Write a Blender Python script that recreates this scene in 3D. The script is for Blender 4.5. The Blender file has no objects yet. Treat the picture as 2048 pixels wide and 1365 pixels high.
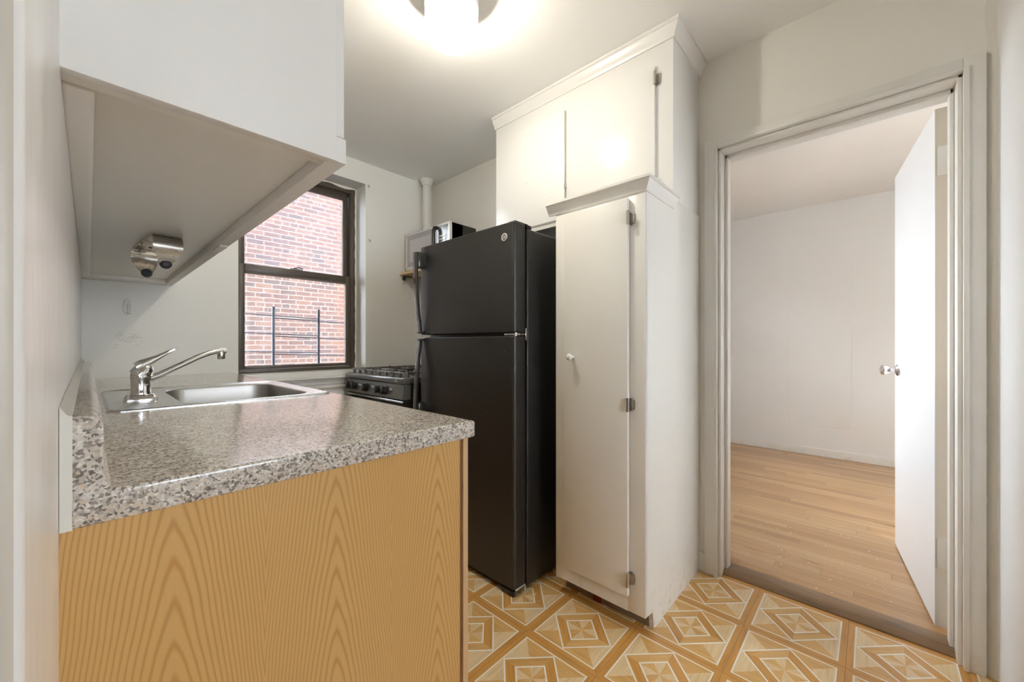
import bpy, bmesh, math, random
from mathutils import Vector, Matrix
random.seed(7)
C = bpy.context.scene.collection
PI = math.pi

# ------------------------------------------------------------------ node helpers
class T:
    def __init__(s, name):
        s.m = bpy.data.materials.new(name); s.m.use_nodes = True
        s.t = s.m.node_tree; s.t.nodes.clear()
        s.out = s.t.nodes.new('ShaderNodeOutputMaterial')
    def put(s, sock, v):
        if v is None: return
        if hasattr(v, 'is_output') or isinstance(v, bpy.types.NodeSocket): s.t.links.new(v, sock)
        elif isinstance(v, (tuple, list)):
            sock.default_value = (*v, 1.0) if (len(v) == 3 and sock.type == 'RGBA') else v
        else: sock.default_value = v
    def n(s, typ, ins=None, **props):
        nd = s.t.nodes.new('ShaderNode' + typ)
        for k, v in props.items(): setattr(nd, k, v)
        for k, v in (ins or {}).items(): s.put(nd.inputs[k], v)
        return nd
    def math(s, op, a, b=None, c=None, clamp=False):
        nd = s.n('Math', {0: a}, operation=op, use_clamp=clamp)
        if b is not None: s.put(nd.inputs[1], b)
        if c is not None: s.put(nd.inputs[2], c)
        return nd.outputs[0]
    def mix(s, f, a, b, mode='MIX'):
        nd = s.n('Mix', data_type='RGBA', blend_type=mode)
        s.put(nd.inputs[0], f); s.put(nd.inputs[6], a); s.put(nd.inputs[7], b)
        return nd.outputs[2]
    def ramp(s, f, stops, interp='LINEAR'):
        nd = s.n('ValToRGB', {0: f}); cr = nd.color_ramp; cr.interpolation = interp
        while len(cr.elements) > 1: cr.elements.remove(cr.elements[-1])
        for i, (p, c) in enumerate(stops):
            e = cr.elements[0] if i == 0 else cr.elements.new(p)
            e.position = p; e.color = (*c, 1) if len(c) == 3 else c
        return nd.outputs[0]
    def obj(s): return s.n('TexCoord').outputs['Object']
    def uv(s): return s.n('TexCoord').outputs['UV']
    def map(s, v, scale=(1, 1, 1), rot=(0, 0, 0), loc=(0, 0, 0)):
        return s.n('Mapping', {'Vector': v, 'Scale': scale, 'Rotation': rot, 'Location': loc}).outputs[0]
    def noise(s, v, scale, detail=3, rough=.5, out=0):
        return s.n('TexNoise', {'Vector': v, 'Scale': scale, 'Detail': detail, 'Roughness': rough}).outputs[out]
    def bump(s, h, strength=.1, dist=.01, normal=None):
        return s.n('Bump', {'Height': h, 'Strength': strength, 'Distance': dist, 'Normal': normal}).outputs[0]
    def bsdf(s, **k):
        nd = s.n('BsdfPrincipled', {a.replace('_', ' '): v for a, v in k.items()})
        s.t.links.new(nd.outputs[0], s.out.inputs[0]); return nd
    def surf(s, sock): s.t.links.new(sock, s.out.inputs[0]); return s.m

def plain(name, col, rough=.5, metal=0., bumpscale=None, bumpstr=.05, coat=0., spec=.5):
    t = T(name); o = t.obj()
    nz = t.noise(o, 9., 4)
    c = t.mix(t.math('MULTIPLY', nz, .22), col, tuple(x * .72 for x in col))
    nrm = t.bump(t.noise(o, bumpscale, 3), bumpstr, .005) if bumpscale else None
    t.bsdf(Base_Color=c, Roughness=rough, Metallic=metal, Normal=nrm, Coat_Weight=coat, Specular_IOR_Level=spec)
    return t.m

def paint(name, col, rough=.4, waves=.25, specks=.0, dirt=None):
    """old brushed-on paint: uneven film, faint mottling, a few chips"""
    t = T(name); o = t.obj()
    big = t.noise(o, 2.2, 4, .6); fine = t.noise(t.map(o, (1, 1, .35)), 34., 3)
    c = t.mix(big, col, tuple(x * f for x, f in zip(col, (.955, .945, .925))))
    if specks:
        v = t.n('TexVoronoi', {'Vector': o, 'Scale': 9., 'Randomness': 1.}, feature='F1')
        pick = t.math('GREATER_THAN', t.n('SeparateColor', {0: v.outputs['Color']}).outputs[0], .72)
        sp = t.math('MULTIPLY', t.math('LESS_THAN', v.outputs['Distance'], .022), pick)
        c = t.mix(t.math('MULTIPLY', sp, specks), c, (.16, .13, .1))
    if dirt:
        z = t.n('SeparateXYZ', {0: t.n('NewGeometry').outputs['Position']}).outputs[2]
        lo = t.math('SUBTRACT', 1., t.math('DIVIDE', z, dirt), clamp=True)
        pat = t.ramp(t.noise(o, 24., 5, .7), [(.5, (0, 0, 0)), (.66, (1, 1, 1))])
        c = t.mix(t.math('MULTIPLY', t.math('MULTIPLY', lo, lo), t.math('MULTIPLY', pat, .32)), c, (.30, .22, .13))
    h = t.math('ADD', t.math('MULTIPLY', big, 1.6), t.math('MULTIPLY', fine, .25))
    t.bsdf(Base_Color=c, Roughness=rough, Normal=t.bump(h, waves, .006))
    return t.m

def metal(name, col, rough, brushed=None):
    t = T(name); o = t.obj(); nrm = None; r = rough
    if brushed:
        nz = t.noise(t.map(o, brushed), 60., 3)
        r = t.math('ADD', rough - .08, t.math('MULTIPLY', nz, .16))
        nrm = t.bump(nz, .04, .002)
    t.bsdf(Base_Color=col, Roughness=r, Metallic=1., Normal=nrm)
    return t.m

def wood_uv(name, a, b, rough=.3):
    t = T(name); u = t.uv()
    g = t.noise(t.map(u, (7, 90, 1)), 1., 4, .6)
    g2 = t.noise(t.map(u, (3, 16, 1)), 1., 2)
    f = t.math('ADD', t.math('MULTIPLY', g, .7), t.math('MULTIPLY', g2, .5))
    c = t.ramp(f, [(.38, b), (.62, a), (.85, tuple(min(1, x * 1.12) for x in a))])
    t.bsdf(Base_Color=c, Roughness=rough, Coat_Weight=.25, Coat_Roughness=.18, Normal=t.bump(g, .03, .002))
    return t.m

M = {}
M['wall'] = paint('wall_paint', (.88, .87, .83), .42, .3)
M['wall_gloss'] = paint('glossy_wall_paint', (.88, .87, .85), .24, .4)
M['jamb'] = paint('shaded_jamb_beige', (.66, .60, .51), .4, .2)  # beige puts shade into the colour of wall end and door edge
M['ceiling'] = paint('ceiling_paint', (.93, .93, .915), .6, .2)
M['cab'] = paint('cabinet_enamel', (.84, .83, .80), .26, .14, .5)
M['cab_matt'] = paint('wall_cabinet_enamel', (.84, .825, .795), .5, .14, .5)
M['pantry'] = paint('pantry_enamel', (.86, .85, .81), .28, .16, .8, .3)
M['trim'] = paint('trim_enamel', (.84, .83, .80), .32, .05, .5, .12)
M['soffit'] = paint('cabinet_underside_enamel', (.91, .89, .85), .3, .3, .7)
M['bed_wall'] = paint('bedroom_wall_paint', (.84, .835, .825), .5, .25)
M['door'] = paint('door_enamel', (.84, .84, .85), .3, .12, .3)
M['caulk'] = paint('grey_caulk', (.74, .72, .66), .6, .3)
M['knob_white'] = plain('white_porcelain', (.86, .85, .82), .15)
M['hinge_painted'] = metal('painted_over_nickel', (.52, .50, .46), .3)
M['chrome'] = metal('chrome', (.80, .80, .80), .12)
M['brushed'] = metal('brushed_nickel', (.58, .55, .50), .26, (2, 2, 30))
M['basin'] = metal('dull_stainless', (.46, .445, .42), .36, (1, 30, 30))
M['steel'] = metal('brushed_stainless', (.66, .66, .65), .27, (1, 30, 30))
M['rubber'] = plain('dark_rubber', (.05, .055, .06), .45)
M['black'] = plain('black_plastic', (.016, .015, .014), .32)
M['gasket'] = plain('black_gasket', (.008, .008, .008), .7)
M['iron'] = plain('cast_iron', (.12, .105, .088), .45, bumpscale=220., bumpstr=.2)
M['stove'] = plain('black_enamel', (.03, .029, .028), .14, spec=.9)
M['stove_panel'] = plain('grey_black_glass', (.12, .118, .112), .18, spec=.9)
M['stove_top'] = plain('reflection_grey_enamel', (.13, .13, .13), .2, spec=.8)  # black enamel greyed so its colour carries the reflected light
M['silver'] = plain('silver_plastic', (.78, .76, .74), .3, .15)
M['mark'] = plain('white_print', (.8, .8, .78), .5)
M['bronze'] = plain('dark_bronze_frame', (.105, .085, .066), .35, bumpscale=60., bumpstr=.1)
M['guard'] = plain('slate_blue_bar_paint', (.05, .055, .085), .4)
M['pine'] = plain('raw_pine_shelf', (.76, .56, .31), .5)
M['red'] = plain('red_scrap', (.26, .03, .02), .5)
M['grime'] = plain('grimy_toe_board', (.26, .19, .13), .8, bumpscale=50., bumpstr=.3)
M['shine_wood'] = plain('oak_stile', (.62, .41, .22), .4)
M['seam'] = plain('tile_seam', (.25, .13, .05), .5)
M['line'] = plain('inlay_line', (.93, .88, .79), .35)
M['f_dark'] = wood_uv('vinyl_oak_orange', (.64, .33, .085), (.48, .225, .045))
M['f_mid'] = wood_uv('vinyl_oak_honey', (.72, .44, .16), (.58, .31, .085))
M['f_light'] = wood_uv('vinyl_oak_pale', (.80, .61, .35), (.68, .46, .21))
M['sill_wood'] = wood_uv('worn_threshold', (.26, .15, .07), (.12, .075, .04), .45)

# black pebbled refrigerator skin
t = T('fridge_pebbled_black'); o = t.obj()
nz = t.noise(o, 180., 2); sm = t.noise(t.map(o, (1, 1, .3)), 8., 4)
v = t.n('TexVoronoi', {'Vector': o, 'Scale': 26.}, feature='F1')
sp = t.math('MULTIPLY', t.math('LESS_THAN', v.outputs['Distance'], .045), t.math('GREATER_THAN', t.n('SeparateColor', {0: v.outputs['Color']}).outputs[1], .86))
c = t.mix(sp, t.mix(sm, (.008, .0075, .007), (.017, .0155, .014)), (.35, .32, .28))
t.bsdf(Base_Color=c, Roughness=t.math('ADD', .36, t.math('MULTIPLY', sm, .12)), Normal=t.bump(nz, .6, .0015), Specular_IOR_Level=.6, IOR=1.6)
M['fridge'] = t.m

# speckled granite-look laminate
t = T('granite_laminate'); o = t.obj()
dist = t.n('Mix', {0: .0022, 6: o, 7: t.noise(o, 130., 2, out=1)}, data_type='RGBA', blend_type='LINEAR_LIGHT').outputs[2]
v1 = t.n('TexVoronoi', {'Vector': t.map(dist, (1, 1, 1)), 'Scale': 330.}, feature='F1').outputs['Color']
r = t.n('SeparateColor', {0: v1}).outputs
c = t.ramp(r[0], [(0., (.13, .11, .095)), (.15, (.27, .23, .195)), (.29, (.50, .44, .38)), (.48, (.66, .59, .51)), (.68, (.68, .54, .39)), (.75, (.66, .62, .58)), (.87, (.82, .78, .72))], 'CONSTANT')
c = t.mix(.25, c, t.ramp(t.noise(o, 70., 3), [(.3, (.2, .18, .16)), (.7, (.75, .70, .62))]))
t.bsdf(Base_Color=c, Roughness=.15, Coat_Weight=.35, Coat_Roughness=.15, Normal=t.bump(t.noise(t.map(o, (3, 1, 1)), 14., 2), .03, .003))
M['granite'] = t.m

# oak laminate end panel with cathedral figure
t = T('oak_laminate_panel'); o = t.obj()
s = t.n('SeparateXYZ', {0: o}).outputs
x = t.math('ADD', s[0], t.math('MULTIPLY', t.math('SUBTRACT', t.noise(t.map(o, (1, 1, .5)), 9., 2), .5), .012))
d = t.math('PINGPONG', t.math('SUBTRACT', x, -.135), .105)
ph = t.math('MULTIPLY', t.math('ADD', s[2], t.math('MULTIPLY', t.math('POWER', t.math('ADD', d, .0006), 1.5), 24.)), 122.)
ph = t.math('ADD', ph, t.math('MULTIPLY', t.noise(t.map(o, (6, 1, 2.2)), 4., 3), 5.))
w = t.math('ADD', t.math('MULTIPLY', t.math('SINE', ph), .5), .5)
w = t.math('POWER', w, 3.6)
fine = t.noise(t.map(o, (1, 1, .03)), 420., 3)
lo = t.noise(t.map(o, (1, 1, .3)), 3.5, 3)
base = t.mix(lo, (.62, .365, .115), (.70, .45, .18))
c = t.mix(t.math('MULTIPLY', w, .58), base, (.42, .185, .035))
c = t.mix(t.math('MULTIPLY', fine, .28), c, (.47, .25, .08))
t.bsdf(Base_Color=c, Roughness=.38, Normal=t.bump(fine, .03, .002))
M['oak'] = t.m

# bedroom strip flooring, boards run along Y
t = T('oak_strip_floor'); o = t.obj()
so = t.n('SeparateXYZ', {0: o}).outputs
row = t.math('FLOOR', t.math('DIVIDE', so[0], .0572))
sh = t.n('TexWhiteNoise', {'W': row}, noise_dimensions='1D').outputs['Value']
mp = t.n('CombineXYZ', {0: t.math('ADD', so[1], t.math('MULTIPLY', sh, 3.4)), 1: so[0], 2: 0.}).outputs[0]
b = t.n('TexBrick', {'Vector': mp, 'Color1': (.0, .0, .0, 1), 'Color2': (1, 1, 1, 1), 'Mortar': (.5, .5, .5, 1), 'Scale': 1., 'Mortar Size': .0009, 'Mortar Smooth': .2, 'Bias': 0., 'Brick Width': .85, 'Row Height': .0572}, offset=0.)
rnd = t.n('SeparateColor', {0: b.outputs['Color']}).outputs[0]
gr = t.noise(t.map(o, (45, 2.2, 1)), 1., 5, .6)
gr2 = t.noise(t.map(o, (9, 1.3, 1)), 1., 3)
f = t.math('ADD', t.math('MULTIPLY', rnd, .34), t.math('ADD', t.math('MULTIPLY', gr, .38), t.math('MULTIPLY', gr2, .28)))
c = t.ramp(f, [(.22, (.36, .19, .075)), (.48, (.52, .30, .13)), (.75, (.64, .41, .20))])
c = t.mix(t.math('MULTIPLY', b.outputs['Fac'], .8), c, (.16, .08, .035))
t.bsdf(Base_Color=c, Roughness=t.math('ADD', .2, t.math('MULTIPLY', gr2, .22)), Coat_Weight=.35, Coat_Roughness=.18, Normal=t.bump(b.outputs['Fac'], -.15, .002))
M['strip'] = t.m

# brick of the wall across the light well (object X -> bricks along, Z -> courses)
t = T('old_red_brick'); o = t.obj()
s = t.n('SeparateXYZ', {0: o}).outputs
jig = t.n('CombineXYZ', {0: s[0], 1: s[2], 2: 0.}).outputs[0]
jig = t.n('Mix', {0: .004, 6: jig, 7: t.noise(o, 7., 3, out=1)}, data_type='RGBA', blend_type='LINEAR_LIGHT').outputs[2]
b = t.n('TexBrick', {'Vector': jig, 'Color1': (0, 0, 0, 1), 'Color2': (1, 1, 1, 1), 'Mortar': (.5, .5, .5, 1), 'Scale': 1., 'Mortar Size': .0065, 'Mortar Smooth': .35, 'Brick Width': .213, 'Row Height': .068}, offset=.5, squash=.52, squash_frequency=6)
rnd = t.n('SeparateColor', {0: b.outputs['Color']}).outputs[0]
bc = t.ramp(t.math('ADD', t.math('MULTIPLY', rnd, .75), t.math('MULTIPLY', t.noise(o, 5., 3), .35)), [(.15, (.052, .038, .039)), (.4, (.070, .040, .035)), (.7, (.086, .048, .038)), (.95, (.102, .058, .045))])
c = t.mix(b.outputs['Fac'], bc, (.175, .148, .135))
red_streak = t.ramp(t.noise(t.map(o, (1, 1, .06)), 2.6, 3), [(.56, (0, 0, 0)), (.68, (1, 1, 1))])  # reddish vertical streaks over the brick
c = t.mix(t.math('MULTIPLY', red_streak, .4), c, (.115, .045, .024))
t.bsdf(Base_Color=c, Roughness=.9, Normal=t.bump(b.outputs['Fac'], -.5, .01))
M['brick'] = t.m

def pane(name, dust_haze, dust_haze_col, tint=(.97, .98, .98, 1)):
    t = T(name)
    fr = t.n('Fresnel', {'IOR': 1.5}).outputs[0]
    a = t.n('MixShader', {0: fr, 1: t.n('BsdfTransparent', {0: tint}).outputs[0], 2: t.n('BsdfGlossy', {'Color': (1, 1, 1, 1), 'Roughness': .02}).outputs[0]}).outputs[0]
    d = t.n('MixShader', {0: .5, 1: t.n('BsdfDiffuse', {'Color': dust_haze_col}).outputs[0], 2: t.n('BsdfTranslucent', {'Color': dust_haze_col}).outputs[0]}).outputs[0]  # film in the glass: grime plus painted haze
    nz = t.noise(t.obj(), 3., 4)
    f = t.math('MULTIPLY', t.math('ADD', .55, t.math('MULTIPLY', nz, .9)), dust_haze)
    t.surf(t.n('MixShader', {0: f, 1: a, 2: d}).outputs[0]); return t.m
M['pane_up'] = pane('dust_haze_upper_glass', .035, (.72, .72, .95, 1))  # lavender tint paints in the haze of reflections
M['pane_low'] = pane('dust_haze_lower_glass', .022, (.85, .82, .84, 1))  # fainter painted haze of the same kind
M['clear'] = pane('clean_window_glass', .02, (.9, .9, .9, 1))
M['globe'] = pane('ribbed_clear_glass', .02, (.95, .95, .93, 1), (.86, .87, .86, 1))
t = T('glowing_bulb'); t.surf(t.n('Emission', {'Color': (1., .93, .82, 1), 'Strength': 185.}).outputs[0]); M['bulb'] = t.m
t = T('hall_bulb_glass'); t.surf(t.n('Emission', {'Color': (1., .93, .83, 1), 'Strength': 26.}).outputs[0]); M['hall_bulb'] = t.m
t = T('microwave_window'); t.bsdf(Base_Color=(.42, .41, .44), Roughness=.18, Coat_Weight=.6, Coat_Roughness=.08); M['mw_glass'] = t.m
t = T('microwave_mesh_screen'); t.bsdf(Base_Color=(.62, .61, .64), Roughness=.22, Coat_Weight=.5); M['mw_screen'] = t.m

# ------------------------------------------------------------------ mesh helpers
def box(bm, x0, x1, y0, y1, z0, z1, bev=0., seg=2):
    r = bmesh.ops.create_cube(bm, size=1.)
    vs = r['verts']
    bmesh.ops.scale(bm, vec=(x1 - x0, y1 - y0, z1 - z0), verts=vs)
    bmesh.ops.translate(bm, vec=((x0 + x1) / 2, (y0 + y1) / 2, (z0 + z1) / 2), verts=vs)
    if bev:
        es = list({e for v in vs for e in v.link_edges})
        bmesh.ops.bevel(bm, geom=es, offset=bev, segments=seg, affect='EDGES', profile=.5)
    return bm
def B(*a, **k):
    bm = bmesh.new(); box(bm, *a, **k); return bm
def frame_from(d):
    d = Vector(d).normalized(); u = Vector((0, 0, 1)) if abs(d.z) < .95 else Vector((1, 0, 0))
    a = d.cross(u).normalized(); return a, d.cross(a).normalized(), d
def loft(bm, rings, cap0=True, cap1=True, closed=True):
    rv = [[bm.verts.new(p) for p in r] for r in rings]
    n = len(rings[0])
    for i in range(len(rv) - 1):
        for j in range(n if closed else n - 1):
            k = (j + 1) % n
            bm.faces.new((rv[i][j], rv[i][k], rv[i + 1][k], rv[i + 1][j]))
    if cap0: bm.faces.new(rv[0][::-1])
    if cap1: bm.faces.new(rv[-1])
    return bm
def lathe(bm, prof, c, axis=(0, 0, 1), seg=32, cap0=True, cap1=True):
    a, b, d = frame_from(axis); c = Vector(c)
    return loft(bm, [[c + d * h + (a * math.cos(2 * PI * i / seg) + b * math.sin(2 * PI * i / seg)) * r for i in range(seg)] for r, h in prof], cap0, cap1)
def tube(bm, pts, r, seg=12, flat=1.):
    pts = [Vector(p) for p in pts]; rings = []
    up = None
    for i, p in enumerate(pts):
        d = (pts[min(i + 1, len(pts) - 1)] - pts[max(i - 1, 0)]).normalized()
        if up is None: a, b, _ = frame_from(d)
        else:
            a = (up - d * up.dot(d)).normalized(); b = d.cross(a)
        up = a
        rr = r[i] if isinstance(r, (list, tuple)) else r
        rings.append([p + a * math.cos(2 * PI * j / seg) * rr + b * math.sin(2 * PI * j / seg) * rr * flat for j in range(seg)])
    return loft(bm, rings)
def prism(bm, poly, axis, t0, t1):
    """poly in the two other axes, extruded along axis ('x','y','z')"""
    def P(a, b, t): return {'x': (t, a, b), 'y': (a, t, b), 'z': (a, b, t)}[axis]
    return loft(bm, [[P(a, b, t0) for a, b in poly], [P(a, b, t1) for a, b in poly]])
def rrect(x0, x1, y0, y1, r, z, n=6):
    pts = []
    for cx, cy, a0 in ((x1 - r, y1 - r, 0), (x0 + r, y1 - r, PI / 2), (x0 + r, y0 + r, PI), (x1 - r, y0 + r, 1.5 * PI)):
        for i in range(n + 1):
            a = a0 + PI / 2 * i / n; pts.append((cx + r * math.cos(a), cy + r * math.sin(a), z))
    return pts
def obj(name, bm, m, parent=None, smooth=None, kind=None):
    bmesh.ops.recalc_face_normals(bm, faces=bm.faces[:])
    me = bpy.data.meshes.new(name); bm.to_mesh(me); bm.free()
    for mm in (m if isinstance(m, (list, tuple)) else [m]): me.materials.append(mm)
    if smooth is not None:
        me.set_sharp_from_angle(angle=math.radians(smooth))
        for p in me.polygons: p.use_smooth = True
    o = bpy.data.objects.new(name, me); C.objects.link(o)
    if parent is not None:
        o.parent = parent; bpy.context.view_layer.update()
        o.matrix_parent_inverse = parent.matrix_world.inverted()
    elif kind: o['kind'] = kind
    return o
def thing(name, label, cat, loc, group=None):
    o = bpy.data.objects.new(name, None); o.empty_display_size = .05; C.objects.link(o); o.location = loc
    o['label'] = label; o['category'] = cat
    if group: o['group'] = group
    bpy.context.view_layer.update()
    return o
def tag(o, label, cat, group=None, kind=None):
    o['label'] = label; o['category'] = cat
    if group: o['group'] = group
    if kind: o['kind'] = kind
    return o
def struct(name, bm, m, label=None, cat=None, **k):
    o = obj(name, bm, m, kind='structure', **k)
    o['label'] = label or name.replace('_', ' '); o['category'] = cat or name.split('_')[0]
    return o
def text_bm(s, size, depth):
    cu = bpy.data.curves.new('tmp', 'FONT'); cu.body = s; cu.size = size; cu.extrude = depth; cu.align_x = 'CENTER'; cu.align_y = 'CENTER'
    ob = bpy.data.objects.new('tmp', cu); C.objects.link(ob)
    dg = bpy.context.evaluated_depsgraph_get(); me = bpy.data.meshes.new_from_object(ob.evaluated_get(dg))
    bm = bmesh.new(); bm.from_mesh(me)
    bpy.data.objects.remove(ob); bpy.data.curves.remove(cu); bpy.data.meshes.remove(me)
    return bm
def xf(bm, M4): bmesh.ops.transform(bm, matrix=M4, verts=bm.verts[:]); return bm

H = 2.465          # ceiling height
XR = 2.02          # wall with the doorway
YW = 2.80          # window wall
YB = -.30          # wall at the near end
XL = -.022         # wall behind the sink

# ------------------------------------------------------------------ setting: walls
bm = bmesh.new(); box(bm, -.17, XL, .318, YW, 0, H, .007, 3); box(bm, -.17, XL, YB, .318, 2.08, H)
bm.normal_update()
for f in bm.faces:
    if f.calc_center_median().y < .3185 and f.normal.y < -.9: f.material_index = 1  # end face at the doorway gets the painted-shade slot
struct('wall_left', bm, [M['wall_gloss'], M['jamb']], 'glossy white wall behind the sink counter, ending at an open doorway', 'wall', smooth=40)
bm = bmesh.new()
wx0, wx1, wz0, wz1 = .612, 1.414, .912, 2.305
box(bm, -.17, wx0, YW, 3.06, 0, H); box(bm, wx1, 2.20, YW, 3.06, 0, H)
box(bm, wx0, wx1, YW, 3.06, 0, wz0); box(bm, wx0, wx1, YW, 3.06, wz1, H)
# plaster blob where a leak was patched, low on the wall by the faucet
for i in range(34):
    px, pz = random.gauss(.15, .03), random.gauss(1.13, .018)
    a = random.uniform(-.6, .4); L = random.uniform(.006, .016)
    tube(bm, [(px - L * math.cos(a), YW - .0002, pz - L * math.sin(a)), (px, YW - .0022, pz), (px + L * math.cos(a), YW - .0002, pz + L * math.sin(a))], .0022, 6)
struct('wall_window', bm, M['wall'], 'off-white plaster wall around the brown framed window', 'wall')
bm = bmesh.new()
dy0, dy1, dz = -.228, .535, 2.024
box(bm, XR, 2.17, dy1, YW, 0, H); box(bm, XR, 2.17, YB - .14, dy0, 0, H); box(bm, XR, 2.17, dy0, dy1, dz, H)
struct('wall_right', bm, M['wall'], 'off-white wall pierced by the doorway to the bedroom', 'wall')
struct('wall_near', B(1.50, 2.17, YB - .14, YB, 0, H, .004), M['door'], 'smooth white wall beside the bedroom doorway', 'wall')
bm = bmesh.new(); box(bm, -1.8, 2.17, -2.42, 3.06, H, H + .12)
struct('ceiling', bm, M['ceiling'], 'flat white kitchen ceiling')

# ------------------------------------------------------------------ kitchen floor: inlaid-look vinyl, one mesh
bm = bmesh.new(); uvl = bm.loops.layers.uv.new('UVMap')
def poly(pts, mi, grain, off):
    f = bm.faces.new([bm.verts.new((p[0], p[1], 0)) for p in pts]); f.material_index = mi
    g = Vector(grain).normalized(); q = Vector((-g.y, g.x))
    for l in f.loops:
        p = Vector((l.vert.co.x, l.vert.co.y)); l[uvl].uv = (p.dot(g) + off * 3.1, p.dot(q) + off * 1.7)
P = .3025; hp = P / 2; s0 = .1318; s = .1268
D, MI, L_, WL, SE = 0, 1, 2, 3, 4
def rot(p, k):
    x, y = p
    for _ in range(k): x, y = -y, x
    return (x, y)
for ix in range(-2, 7):
    for iy in range(-1, 10):
        cx, cy = 1.2885 + (ix - 3 + 0) * P, .5195 + (iy - 2) * P
        if cx + hp < -.17 or cx - hp > XR + .05 or cy - hp > YW: continue
        def add(pts, mi, grain, k):
            q = [rot(p, k) for p in pts]; g = rot(grain, k)
            poly([(cx + a, cy + b) for a, b in q], mi, g, random.random())
        d1 = s - .0080; d2 = .58 * s; d3 = d2 - .0080; h = hp - .0006
        for k in range(4):
            add([(-hp, hp), (-h, h), (h, h), (hp, hp)], SE, (1, 0), k)
            add([(-h, h), (-s0, s0), (s0, s0), (h, h)], D, (1, 0), k)
            add([(-s0, s0), (-s, s), (s, s), (s0, s0)], WL, (1, 0), k)
            add([(s, 0), (s, s), (s / 2, s / 2)], L_ if k % 2 else MI, (0, 1), k)
            add([(s, s), (0, s), (s / 2, s / 2)], MI if k % 2 else L_, (1, .0), k)
            add([(s, 0), (0, s), (0, d1), (d1, 0)], WL, (1, 0), k)
            add([(d1, 0), (0, d1), (0, d2), (d2, 0)], D if k % 2 else MI, (-1, 1), k)
            add([(d2, 0), (0, d2), (0, d3), (d3, 0)], WL, (1, 0), k)
            add([(d3, 0), (d3 / 2, d3 / 2), (0, 0)], L_, (1, .4), k)
            add([(d3 / 2, d3 / 2), (0, d3), (0, 0)], MI, (.4, 1), k)
bmesh.ops.remove_doubles(bm, verts=bm.verts[:], dist=1e-5)
# trim to the room outline
for co, no in (((XR + .045, 0, 0), (1, 0, 0)), ((0, YW, 0), (0, 1, 0)), ((0, YB, 0), (0, -1, 0)), ((-.17, 0, 0), (-1, 0, 0))):
    bmesh.ops.bisect_plane(bm, geom=bm.verts[:] + bm.edges[:] + bm.faces[:], plane_co=co, plane_no=no, clear_outer=True)
ob = struct('floor', bm, [M['f_dark'], M['f_mid'], M['f_light'], M['line'], M['seam']], 'yellow kitchen floor of vinyl tiles with inlaid diamonds')
struct('floor_underlay', B(-.17, XR + .05, YB - .14, YW, -.06, -.002), M['seam'], 'subfloor below the kitchen tiles', 'floor')

# ------------------------------------------------------------------ doorway trim and threshold
bm = bmesh.new()
cas = XR - .016
box(bm, cas, XR, dy1, .590, 0, 2.068, .003); box(bm, cas, XR, -.279, dy0, 0, 2.068, .003); box(bm, cas, XR, dy0, dy1, dz, 2.068, .003)
box(bm, cas - .008, cas, dy1 - .001, dy1 + .014, 0, dz + .012, .003); box(bm, cas - .008, cas, dy0 - .014, dy0 + .001, 0, dz + .012, .003); box(bm, cas - .008, cas, dy0, dy1, dz, dz + .012, .003)
# jamb lining with stop
box(bm, XR, 2.19, dy1 - .012, dy1, 0, dz, .002); box(bm, XR, 2.19, dy0, dy0 + .012, 0, dz, .002); box(bm, XR, 2.19, dy0, dy1, dz - .012, dz, .002)
box(bm, 2.085, 2.135, dy1 - .026, dy1 - .012, 0, dz - .012, .003); box(bm, 2.085, 2.135, dy0 + .012, dy0 + .024, 0, dz - .012, .003); box(bm, 2.085, 2.135, dy0, dy1, dz - .030, dz - .012, .003)
# bedroom side casing
box(bm, 2.17, 2.186, dy1, dy1 + .07, 0, dz + .07); box(bm, 2.17, 2.186, dy0 - .07, dy0, 0, dz + .07); box(bm, 2.17, 2.186, dy0, dy1, dz, dz + .07)
struct('trim_1', bm, M['trim'], 'painted white casing and jambs of the bedroom doorway', 'trim', smooth=40)
# wavy caulk bead filling the corner beside the casing
bm = bmesh.new()
rings = []
for i in range(60):
    z = 2.46 * i / 59; w = .012 + .004 * math.sin(i * 1.7) + random.uniform(-.002, .002)
    rings.append([(XR + .001, YB - .001, z), (XR + .001, YB + w + .012, z), (XR - .005 - random.uniform(0, .002), YB + w * .7, z), (XR - .011, YB - .001, z)])
loft(bm, rings)
struct('trim_2', bm, M['caulk'], 'lumpy caulk bead in the corner beside the door casing', 'trim', smooth=60)
bm = bmesh.new(); uvl2 = bm.loops.layers.uv.new('UVMap')
prism(bm, [(XR + .035, -.01), (XR + .035, .004), (XR + .055, .019), (XR + .085, .022), (2.17, .013), (2.17, -.01)], 'y', dy0 + .012, dy1 - .012)
for f in bm.faces:
    for l in f.loops: l[uvl2].uv = (l.vert.co.y, l.vert.co.x + l.vert.co.z)
struct('trim_3', bm, M['sill_wood'], 'worn dark wooden threshold of the bedroom doorway', 'threshold', smooth=50)
# stub of baseboard between pantry and casing
struct('baseboard_right', B(XR - .012, XR, .590, .619, 0, .095, .003), M['trim'], 'stub of white baseboard beside the doorway', 'baseboard')

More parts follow.
